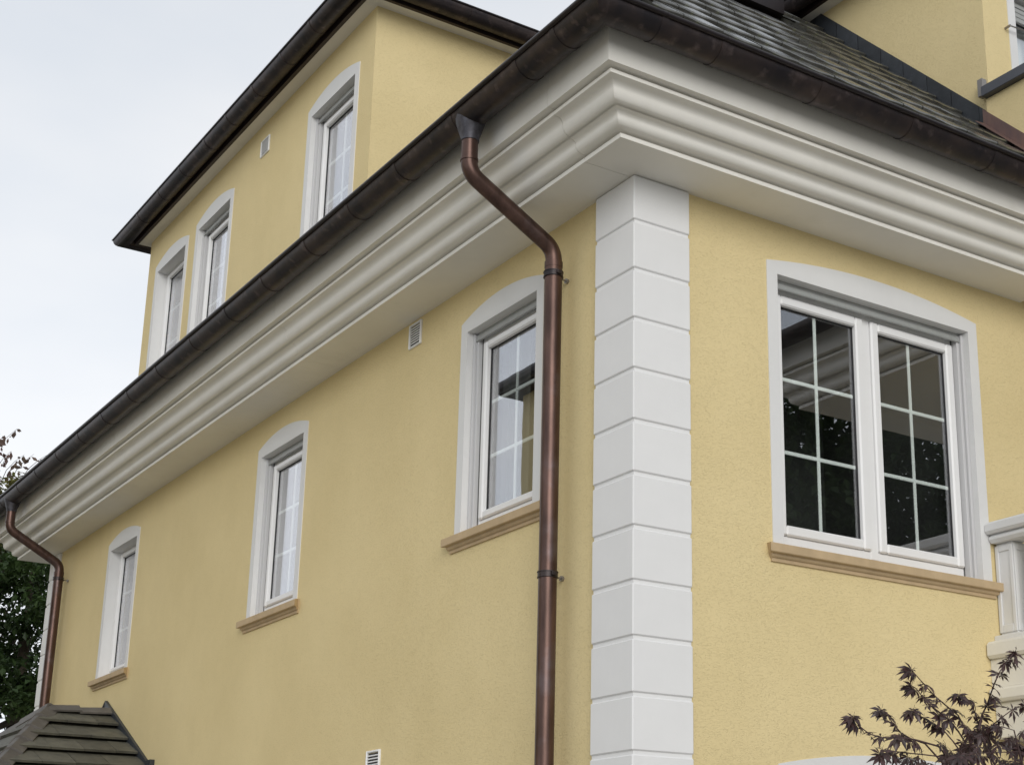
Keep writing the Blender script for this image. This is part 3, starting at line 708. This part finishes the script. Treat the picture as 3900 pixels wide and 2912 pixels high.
def pier(cx, cyy, hx, hy):
    p = empty('pier', bal, (cx, cyy, 0))
    b = MB(); b.box((-hx, -hy, .901), (hx, hy, 1.4995), .006); 
    b.obj('pier_core', WHITE, p)
    e = .010
    fr = MB()
    for ax, sd in ((0, -1), (0, 1), (1, -1), (1, 1)):
        hh = hy if ax == 0 else hx; dd = hx if ax == 0 else hy
        def bx(a, b_, z0, z1):
            if ax == 0: fr.box((sd*(dd-.002), a, z0), (sd*(dd+e), b_, z1), .003)
            else: fr.box((a, sd*(dd-.002), z0), (b_, sd*(dd+e), z1), .003)
        wq = .028
        bx(-hh, -hh+wq, .92, 1.485); bx(hh-wq, hh, .92, 1.485); bx(-hh+wq+.0005, hh-wq-.0005, .92, .97); bx(-hh+wq+.0005, hh-wq-.0005, 1.445, 1.485)
    fr.obj('pier_panel_frame', WHITE, p)
pier(BX0+.145, -.055, .072, .072)
pier(BX0+.10, BY1+.10, .072, .072); pier(BX1-.10, BY1+.10, .072, .072)
bm_ = MB(); bm_.box((-.032, -.032, .901), (.032, .032, 1.4995), .005); bme = bm_.mesh('baluster', WHITE)
for y in [-.27-.15*i for i in range(12)]: link('baluster', bme, bal, None, (BX0+.10, y, 0))
x = BX0+.28
while x < BX1-.25: link('baluster', bme, bal, None, (x, BY1+.10, 0)); x += .15

# portico over the balcony (just outside the picture; the right-hand window mirrors its cornice)
port = empty('portico', house, label='white portico over the balcony')
PXA, PYF, PXB = 3.90, -2.05, 7.9
pm = MB(); pm.sweep([[(PXA-e, -.05, z) for e, z in prof], [(PXA-e, PYF-e, z) for e, z in prof], [(PXB, PYF-e, z) for e, z in prof]], True, True, True); pm.obj('portico_cornice', CORN, port, sharp=40)
pm = MB(); pm.box((PXA+.025, PYF+.025, SOFZ+.004), (PXB, -.002, 3.825)); pm.obj('portico_ceiling', CORN, port)
pgm = MB(); pgm.sweep([[(PXA-e, -.05, z) for e, z in main_p], [(PXA-e, PYF-e, z) for e, z in main_p], [(PXB, PYF-e, z) for e, z in main_p]], True, True, True); pgm.obj('portico_gutter', COPPER_OLD, port, sharp=40)
for px_ in (PXA+1.5, PXB-.3):
    pm = MB(); pm.box((px_-.14, PYF+.02, .90), (px_+.14, PYF+.30, SOFZ+.003), .012); pm.box((px_-.18, PYF-.02, .88), (px_+.18, PYF+.34, 1.02), .015); pm.box((px_-.18, PYF-.02, SOFZ-.14), (px_+.18, PYF+.34, SOFZ-.02), .02); pm.obj('pillar', WHITE, port)

# ------------------------------------------------------------------ porch roof at the far end of the left wall
por = empty('porch_roof', house, label='small hipped tile roof over the side entrance')
K = .482; RY, RZP = 9.20, 1.105; BXP = -.62
nS = Vector((0, -K, 1)).normalized()
core = MB(); B = Vector((BXP, RY, RZP)); T = 1.75
H1 = B + Vector((-.5, -1, -K))*T; H2 = B + Vector((-.5, 1, -K))*T
core.add([(Q, RY, RZP), B, H1, (Q, RY-T, RZP-K*T)], [(0, 1, 2, 3)]); core.add([B, H1, H2], [(0, 2, 1)]); core.add([(Q, RY, RZP), B, H2, (Q, RY+T, RZP-K*T)], [(3, 2, 1, 0)])
core.obj('roof_deck', TILE_P, por, fix=False)
und = MB(); zl = RZP-K*T; und.box((H1.x, RY-T, zl-.14), (Q, RY+T, zl-.002)); und.obj('porch_eaves', DARKMETAL, por)
for yy in (RY-T+.25, RY+T-.25):
    po = MB(); po.box((H1.x+.1, yy-.08, GZ), (H1.x+.26, yy+.08, zl-.14), .01); po.obj('porch_post', WHITE, por)
def porch_slope(dirv, ndv, org, rightv, x_from, x_to_fn, gauge=.377, rows=5):
    """rows of tiles; org on the ridge, dirv down the slope (unit), rightv along the courses"""
    dirv = Vector(dirv).normalized(); rightv = Vector(rightv).normalized(); nv = rightv.cross(-dirv).normalized()
    if nv.z < 0: nv = -nv
    for r in range(rows):
        s0 = .09 + r*gauge + .0; low = s0+gauge-.06
        lo_edge, hi_edge = x_to_fn(low), x_to_fn(max(s0-.12, 0))
        x = lo_edge; off = .15 if r % 2 else .0
        marks = [x_from]
        q = x_from - .20 - off
        while q > lo_edge+.06: marks.append(q); q -= .30
        marks.append(lo_edge)
        for a, b in zip(marks, marks[1:]):
            # a right end, b left end
            def P(t, s, hgt): return Vector(org) + rightv*t + dirv*s + nv*hgt
            a2, b2 = a-.002, b+.002
            top_b = max(b2, min(a2-.01, b2)) 
            sb = hi_edge if b == lo_edge else b2
            if sb > a2-.01: sb = a2-.01
            j = rnd.uniform(-.003, .003)
            lo_h, hi_h = .068+j, .018+j
            vs = [P(a2, low, lo_h), P(b2, low, lo_h), P(sb, s0-.06, hi_h), P(a2, s0-.06, hi_h), P(a2, low-.004, lo_h-.024), P(b2, low-.004, lo_h-.024), P(sb, s0-.06, -.01), P(a2, s0-.06, -.01)]
            mb = MB(); mb.add(vs, [(0, 1, 2, 3), (4, 5, 1, 0), (0, 3, 7, 4), (1, 5, 6, 2), (4, 7, 6, 5)])
            mb.obj('roof_tile', TILE_P, por)
slen = math.sqrt(1+K*K)
porch_slope((0, -1, -K), None, (0, RY, RZP), (1, 0, 0), -.005, lambda s: BXP - .5*(s/slen))
porch_slope((0, 1, -K), None, (0, RY, RZP), (1, 0, 0), -.005, lambda s: BXP - .5*(s/slen))
# front slope (faces -X)
fl = math.sqrt(.25+K*K*1.0)
def front():
    dv = Vector((-.5, 0, -K)).normalized(); rv = Vector((0, 1, 0)); nv = Vector((-K, 0, .5)).normalized()
    for r in range(4):
        s0, s1 = .05+r*.3, .05+(r+1)*.3+.03
        for sgn in (0,):
            h0, h1 = s0/fl, s1/fl
            q = -h1
            while q < h1-.01:
                e = min(q+.30, h1)
                def P(t, s, h): return B + rv*max(-s/fl if True else 0, min(s/fl, t)) + dv*s + nv*h
                vs = [P(q+.002, s1, .05), P(e-.002, s1, .05), P(e-.002, s0, .016), P(q+.002, s0, .016), P(q+.002, s1, .01), P(e-.002, s1, .01)]
                mb = MB(); mb.add(vs, [(0, 1, 2, 3), (4, 5, 1, 0)]); mb.obj('roof_tile', TILE_P, por, fix=False); q += .30
front()
def cap_tile(p0, p1, upv, wdt, hgt, name, th=.016):
    p0, p1 = Vector(p0), Vector(p1); d = (p1-p0).normalized(); s = d.cross(Vector(upv)).normalized(); u = s.cross(d).normalized()
    def ring(p, k): return [p - s*wdt*k - u*hgt*k, p - s*wdt*.18*k, p + s*wdt*.18*k, p + s*wdt*k - u*hgt*k, p + s*(wdt-.01)*k - u*(hgt+th)*k, p - u*th*1.2*k, p - s*(wdt-.01)*k - u*(hgt+th)*k]
    mb = MB(); mb.sweep([ring(p0, 1.0), ring(p1, .93)], True, True, False); mb.obj(name, HIPCAP, por)
def cap_line(a, b, n, upv, wdt, hgt, name, lift):
    a, b = Vector(a), Vector(b); l = Vector((0, 0, lift))
    for i in range(n):
        q0 = a.lerp(b, i/n) + l; q1 = a.lerp(b, (i+1)/n+.02) + l*.6
        cap_tile(a.lerp(b, (i+1)/n)+l, a.lerp(b, i/n-.02)+l*.75, upv, wdt, hgt, name)
cap_line((BXP, RY, RZP), (0.0, RY, RZP), 2, (0, 0, 1), .13, .062, 'ridge_tile', .085)
cap_line(B, H1, 6, (-.35, -.2, 1), .115, .075, 'hip_tile', .085)
cap_line(B, H2, 6, (-.35, .2, 1), .115, .075, 'hip_tile', .085)
fp = MB(); yt, zt = 9.37, 1.28
fp.prism([(Q-.03, yt, zt), (Q-.03, yt-1.50, zt-1.50*K), (Q-.03, yt-1.50, zt-1.50*K-.16), (Q-.03, yt-.02, zt-.22), (Q-.03, yt+.18, zt-.18)], (.028, 0, 0))
fp.prism([(Q-.045, yt-1.50, zt-1.50*K), (Q-.045, yt-1.66, zt-1.50*K+.004), (Q-.045, yt-1.66, zt-1.5*K-.15), (Q-.045, yt-1.50, zt-1.5*K-.15)], (.043, 0, 0))
fp.prism([(Q-.03, yt, zt), (Q-.03, yt+.8, zt-.55), (Q-.03, yt+.8, zt-.75), (Q-.03, yt, zt-.24)], (.027, 0, 0))
fp.obj('wall_flashing', COPING if False else SLATE, por)

# ------------------------------------------------------------------ trees
def leaf_blob(mb, centres, n, rad, size, rg, flat=.6):
    for i in range(n):
        c = rg.choice(centres)
        while True:
            d = Vector((rg.uniform(-1, 1), rg.uniform(-1, 1), rg.uniform(-1, 1)))
            if d.length <= 1: break
        p = c[0] + Vector((d.x, d.y, d.z*flat))*c[1]*rad
        ax = Vector((rg.uniform(-1, 1), rg.uniform(-1, 1), rg.uniform(-.9, .5))).normalized()
        sd = ax.cross(Vector((rg.uniform(-.5, .5), rg.uniform(-.5, .5), 1))).normalized()
        l = size*rg.uniform(.6, 1.35); wd = l*.30
        nrm = sd.cross(ax)*l*.06
        mb.add([p, p+ax*l*.45+sd*wd+nrm, p+ax*l-nrm*2, p+ax*l*.45-sd*wd+nrm], [(0, 1, 2), (0, 2, 3)])
def tree(name, label, base, height, crown_c, crown_r, n_clump, n_leaf, size, m, seed, group=None, clump=.55, trunk=.22):
    rg = random.Random(seed); t = empty(name, None, base, 0, label, 'tree', group)
    tr = MB(); cc = Vector(crown_c); 
    pts = [Vector((0, 0, 0)), Vector((rg.uniform(-.1, .1), rg.uniform(-.1, .1), height*.3)), Vector((rg.uniform(-.25, .25), rg.uniform(-.25, .25), height*.6)), Vector((cc.x*.8, cc.y*.8, height*.88))]
    tr.tube(pts, [trunk, trunk*.8, trunk*.55, trunk*.15], 10)
    cl = []
    for i in range(n_clump):
        while True:
            d = Vector((rg.uniform(-1, 1), rg.uniform(-1, 1), rg.uniform(-1, 1)))
            if .35 < d.length <= 1: break
        p = cc + Vector((d.x*crown_r[0], d.y*crown_r[1], d.z*crown_r[2]))
        cl.append((p, rg.uniform(.6, 1.3)*clump))
    for p, r in cl[:26]:
        s = pts[1].lerp(pts[2], rg.uniform(.2, 1.2)); mid = s.lerp(p, .5)+Vector((0, 0, -.12*(p-s).length))
        tr.tube([s, mid, p], [trunk*.3, trunk*.18, trunk*.05], 5)
    tr.obj('trunk', BARK, t)
    lf = MB(); leaf_blob(lf, cl, n_leaf, 1.0, size, rg); o = lf.obj('crown', m, t, fix=False); return t
tree('leafy_tree', 'dark green leafy tree behind the far corner of the yellow house', (1.6, 19.5, GZ), 8.0, (-.1, 0, 4.7), (3.2, 2.8, 3.3), 210, 60000, .120, LEAF_DARK, 3, clump=.60)
at = tree('autumn_tree', 'olive and reddish tree showing above the gutter at the far left', (.7, 21.5, GZ), 8.4, (.62, 0, 8.05), (1.5, 1.2, 1.0), 60, 16000, .095, LEAF_OLIVE, 5, clump=.40, trunk=.12)
# thin leafy sprays standing up from that tree
rg = random.Random(11); sp = MB(); sl_ = MB()
B0 = Vector((.7, 21.5, GZ))
for (bx, bz), (ex, ez), n in [((.95, 6.75), (1.42, 7.62), 15), ((1.05, 6.6), (1.16, 7.50), 13), ((1.35, 6.70), (1.66, 7.24), 10), ((1.45, 6.65), (1.75, 7.18), 8), ((1.60, 6.72), (2.10, 7.33), 13), ((1.2, 6.7), (1.34, 7.15), 9), ((.8, 6.7), (1.22, 7.45), 12), ((1.65, 6.6), (1.95, 7.0), 9)]:
    yy = 21.5 + rg.uniform(-.3, .3)
    p0 = Vector((bx-.12, yy, bz-.35))-B0; p1 = Vector((ex, yy, ez))-B0; mid = p0.lerp(p1, .5)+Vector((-.06, 0, .10))
    sp.tube([p0, p0.lerp(mid, .5), mid, mid.lerp(p1, .5)+Vector((-.01, 0, .02)), p1], [.010, .008, .006, .004, .002], 5)
    for i in range(n*2):
        t_ = rg.uniform(.02, 1); q = p0*(1-t_)**2+mid*2*t_*(1-t_)+p1*t_*t_
        ax = Vector((rg.uniform(-.3, .7), rg.uniform(-.4, .4), rg.uniform(-1.1, .1))).normalized(); sd_ = ax.cross(Vector((0, 1, .3))).normalized(); l = rg.uniform(.07, .18)
        sl_.add([q, q+ax*l*.5+sd_*l*.2, q+ax*l, q+ax*l*.5-sd_*l*.2], [(0, 1, 2, 3)])
sp.obj('spray_twigs', BARK, at); sl_.obj('spray_leaves', leaf_mat('reddish_brown_leaves', (.12, .06, .06), (.10, .075, .05)), at, fix=False)
# trees across the garden, which the right-hand windows mirror
for i, (x, y, h, r, s) in enumerate([(10.5, -10.5, 10.5, 3.6, 21), (14.5, -9.5, 12, 4.2, 22), (9.5, -16, 12.5, 4.4, 23), (16, -16, 12, 4.2, 24)]):
    tree('garden_tree', ['tall dark tree nearest the balcony across the garden', 'broad dark tree at the right of the garden', 'tallest dark tree at the back of the garden', 'dark tree farthest from the yellow house'][i], (x, y, GZ), h, (0, 0, h*.58), (r, r, h*.40), 120, 26000, .19, LEAF_DARK, s, 'garden trees opposite the house', clump=.95, trunk=.28)

# ------------------------------------------------------------------ neighbouring house, mirrored in the left windows
nb = empty('neighbour_house', None, (-7.75, 3.38, GZ), 0, 'yellow neighbouring house across the side path', 'house')
def nbox(name, a, b, m, bev=0): 
    mb = MB(); mb.box(a, b, bev); return mb.obj(name, m, nb)
gz = -GZ
nbox('wall', (-8, 5.2, 0), (0, 15.0, 3.6+gz), STUCCO); nbox('upper_storey_wall', (-7, 5.6, 3.6+gz), (-.003, 11.35, 7.72+gz), STUCCO)
nbox('cornice', (-8.4, 4.7, 3.3+gz), (.45, 15.5, 3.72+gz), CORN, .05)
nbox('fascia', (-7.2, 5.25, 7.68+gz), (.36, 11.65, 7.90+gz), DARKMETAL, .05)
mb = MB(); mb.tube([(.36, 5.3, 7.80+gz), (.36, 11.72, 7.80+gz)], .10, 10); mb.obj('upper_gutter', COPPER_OLD, nb)
mb = MB(); mb.tube([(.60, 4.5, 3.76+gz), (.60, 15.7, 3.76+gz)], .10, 10); mb.obj('gutter', COPPER_OLD, nb)
mb = MB(); z = 3.75+gz
mb.add([(.55, 4.5, z), (.55, 15.6, z), (-2, 13.2, z+2.5), (-2, 7, z+2.5), (-8, 4.5, z), (-8, 15.6, z), (-6, 13.2, z+2.5), (-6, 7, z+2.5)], [(0, 1, 2, 3), (0, 3, 7, 4), (1, 5, 6, 2), (3, 2, 6, 7)]); mb.obj('roof', TILE, nb, fix=False)
mb = MB(); z = 7.87+gz
mb.add([(.30, 5.3, z), (.30, 11.6, z), (-3, 8.5, z+.35), (-7, 11.6, z), (-7, 5.3, z)], [(0, 1, 2), (1, 3, 2), (0, 2, 4)]); mb.obj('upper_roof', TILE, nb, fix=False)
for y, zb in ((10.2, 5.75), (8.3, 5.75), (6.6, 5.75), (10.5, 1.55), (7.0, 1.55)):
    we = empty('window', nb, (0, y, gz), math.pi/2)
    s = MB(); out_ = [(-.53, zb)] + arch_outline(1.055, zb, zb+1.42, .085) + [(.53, zb)]; inn = [(-.445, zb)] + [(-.445+.89*i/20, zb+1.345) for i in range(21)] + [(.445, zb)]
    band(s, out_, inn, -.05, -.012); s.obj('surround', WHITE, we, fix=False)
    f = MB(); rect_frame(f, -.44, .44, zb, zb+1.34, .08, -.035, -.006, .005); f.obj('frame', PVC, we)
    gl = MB(); gl.box((-.36, -.016, zb+.08), (.36, -.010, zb+1.26)); gl.obj('pane', GASKET, we)

# ------------------------------------------------------------------ japanese maple in front of the right wall
MAPB = Vector((1.05, -1.75, GZ))
mpl = empty('japanese_maple', None, MAPB, 0, 'dark purple japanese maple in front of the white balcony', 'tree')
def unproj(u, v, y):
    d = (rt*((u-2384.47)/5828.28) + up*(-(v-1747.57)/5828.28) + fw); t = (y-CAM.y)/d.y; return CAM + d*t
def zm(a, b, y): return unproj(3150+a/2.9507, 2450+b/2.9507, y) - MAPB
def leaf_mesh(seed, lobes):
    rg = random.Random(seed); mb = MB(); L_ = 1.0
    angs = [(-125, .48), (-78, .78), (-38, .95), (0, 1.0), (38, .95), (78, .78), (125, .48)] if lobes == 7 else [(-100, .62), (-50, .92), (0, 1.0), (50, .92), (100, .62)]
    droop = rg.uniform(.25, .6)
    for a, ln in angs:
        a = math.radians(a+rg.uniform(-6, 6)); ln *= rg.uniform(.9, 1.08)
        dx, dy = math.sin(a), math.cos(a); nx, ny = dy, -dx
        wd = .165*ln
        def pt(t, s): 
            z = -droop*(t*ln)**1.8 + abs(s)*.30
            return (dx*t*ln+nx*s, dy*t*ln+ny*s, z)
        vs = [pt(0, 0), pt(.28, -wd*.55), pt(.28, 0), pt(.28, wd*.55), pt(.58, -wd), pt(.58, 0), pt(.58, wd), pt(.82, -wd*.45), pt(.82, 0), pt(.82, wd*.45), pt(1.04, 0)]
        mb.add(vs, [(0, 2, 1), (0, 3, 2), (1, 2, 5, 4), (2, 3, 6, 5), (4, 5, 8, 7), (5, 6, 9, 8), (7, 8, 10), (8, 9, 10)], True)
    # stalk
    mb.tube([(0, 0, 0), (0, -.25, .05), (0, -.5, .02)], .012, 4, False)
    return mb.mesh('leaf', LEAF_MAPLE, 0)
lms = [leaf_mesh(i, 7 if i % 3 else 5) for i in range(6)]
rg = random.Random(42)
nleaf = 0
def put_leaf(p, face=None, size=None):
    """face: direction in which the middle lobe points"""
    global nleaf
    if nleaf >= 296: return
    s = size or rg.uniform(.040, .072)
    o = link('leaf', rg.choice(lms), mpl); nleaf += 1
    f = face or Vector((rg.uniform(-1, .8), rg.uniform(-.6, .4), rg.uniform(-1.0, -.05)))
    f = f.normalized()
    nrm = Vector((rg.uniform(-.5, .5), rg.uniform(-.9, .1), rg.uniform(.2, 1))).normalized()
    x = f.cross(nrm).normalized(); z = x.cross(f)
    o.matrix_local = Matrix.Translation(p) @ Matrix(((x.x, f.x, z.x, 0), (x.y, f.y, z.y, 0), (x.z, f.z, z.z, 0), (0, 0, 0, 1))) @ Matrix.Scale(s, 4)
root = Vector((0.0, 0, 0)); fork = Vector((.05, 0, 1.75))
tr = MB(); tr.tube([root, Vector((-.05, .03, .8)), fork], [.035, .028, .02], 8)
TW = [  # traced twigs: points in the enlarged crop (tip first), depth y
    ([(935, 290), (990, 340), (1090, 455), (1215, 590), (1380, 730), (1470, 800), (1540, 930), (1600, 1100)], -1.70),
    ([(950, 470), (1000, 500), (1060, 580), (1140, 675), (1290, 790), (1380, 860), (1480, 990)], -1.80),
    ([(290, 830), (360, 920), (470, 1010), (620, 1055), (820, 1050), (1000, 1080), (1250, 1150)], -1.85),
    ([(610, 740), (665, 770), (735, 890), (830, 1000), (930, 1060), (1100, 1120)], -1.75),
    ([(2110, 90), (2060, 150), (2000, 225), (1930, 330), (1880, 450), (1840, 560), (1800, 680), (1740, 800), (1700, 1000), (1690, 1200)], -1.78),
    ([(1490, 570), (1540, 580), (1620, 670), (1665, 780), (1700, 900), (1790, 1150), (1850, 1350)], -1.68),
    ([(2213, 690), (2080, 740), (1960, 830), (1850, 920), (1720, 1010)], -1.72),
    ([(970, 750), (1060, 820), (1180, 890), (1300, 960), (1420, 1100)], -1.88),
    ([(620, 1210), (720, 1200), (880, 1225), (1050, 1240), (1300, 1270)], -1.92),
    ([(2200, 1150), (2050, 1080), (1930, 1120), (1800, 1200)], -1.66),
    ([(1740, 995), (1850, 950), (1960, 930), (2100, 970)], -1.8),
    ([(1500, 1250), (1650, 1230), (1900, 1220), (2150, 1210)], -1.95),
]
for pts, y in TW:
    P3 = [zm(a, b, y + .10*math.sin(i*.9+y*20)) for i, (a, b) in enumerate(pts)]
    P3.append(fork.lerp(P3[-1], .45)); P3.append(fork + Vector((rg.uniform(-.03, .03), 0, -.1)))
    n = len(P3); tr.tube(P3, [.0018+.0004*i if i < n-2 else .0055 for i in range(n)], 6)
    # leaves in pairs at the nodes
    for i in range(n-3):
        d = (P3[max(i-1, 0)]-P3[i+1]).normalized()
        for k in range(2):
            sd = Vector((rg.uniform(-1, 1), rg.uniform(-1, .3), rg.uniform(-.9, .1))); put_leaf(P3[i]+Vector((rg.uniform(-.02, .02), 0, rg.uniform(-.02, .01))), d*.5+sd)
    put_leaf(P3[0], Vector((-.5, -.2, -.8)), .062); put_leaf(P3[0]+Vector((-.015, 0, -.01)), Vector((-.8, -.3, -.4)), .052)
# the dense lower right part
dens = []
while nleaf < 215:
    a, b = rg.uniform(780, 2260), rg.uniform(760, 1420)
    edge = 1330 - (a-780)*.50 if a < 1500 else 880 - (a-1500)*.12
    if b < edge: continue
    if rg.random() > .35 + .65*min(1, (b-edge)/260): continue
    p = zm(a, b, rg.uniform(-2.0, -1.55)); put_leaf(p)
# the rest of the bush below the frame
for i in range(30): put_leaf(Vector((rg.uniform(-.4, .5), rg.uniform(-.3, .3), rg.uniform(1.5, 2.1))), None, .055)
tr.obj('branches', TWIG, mpl)
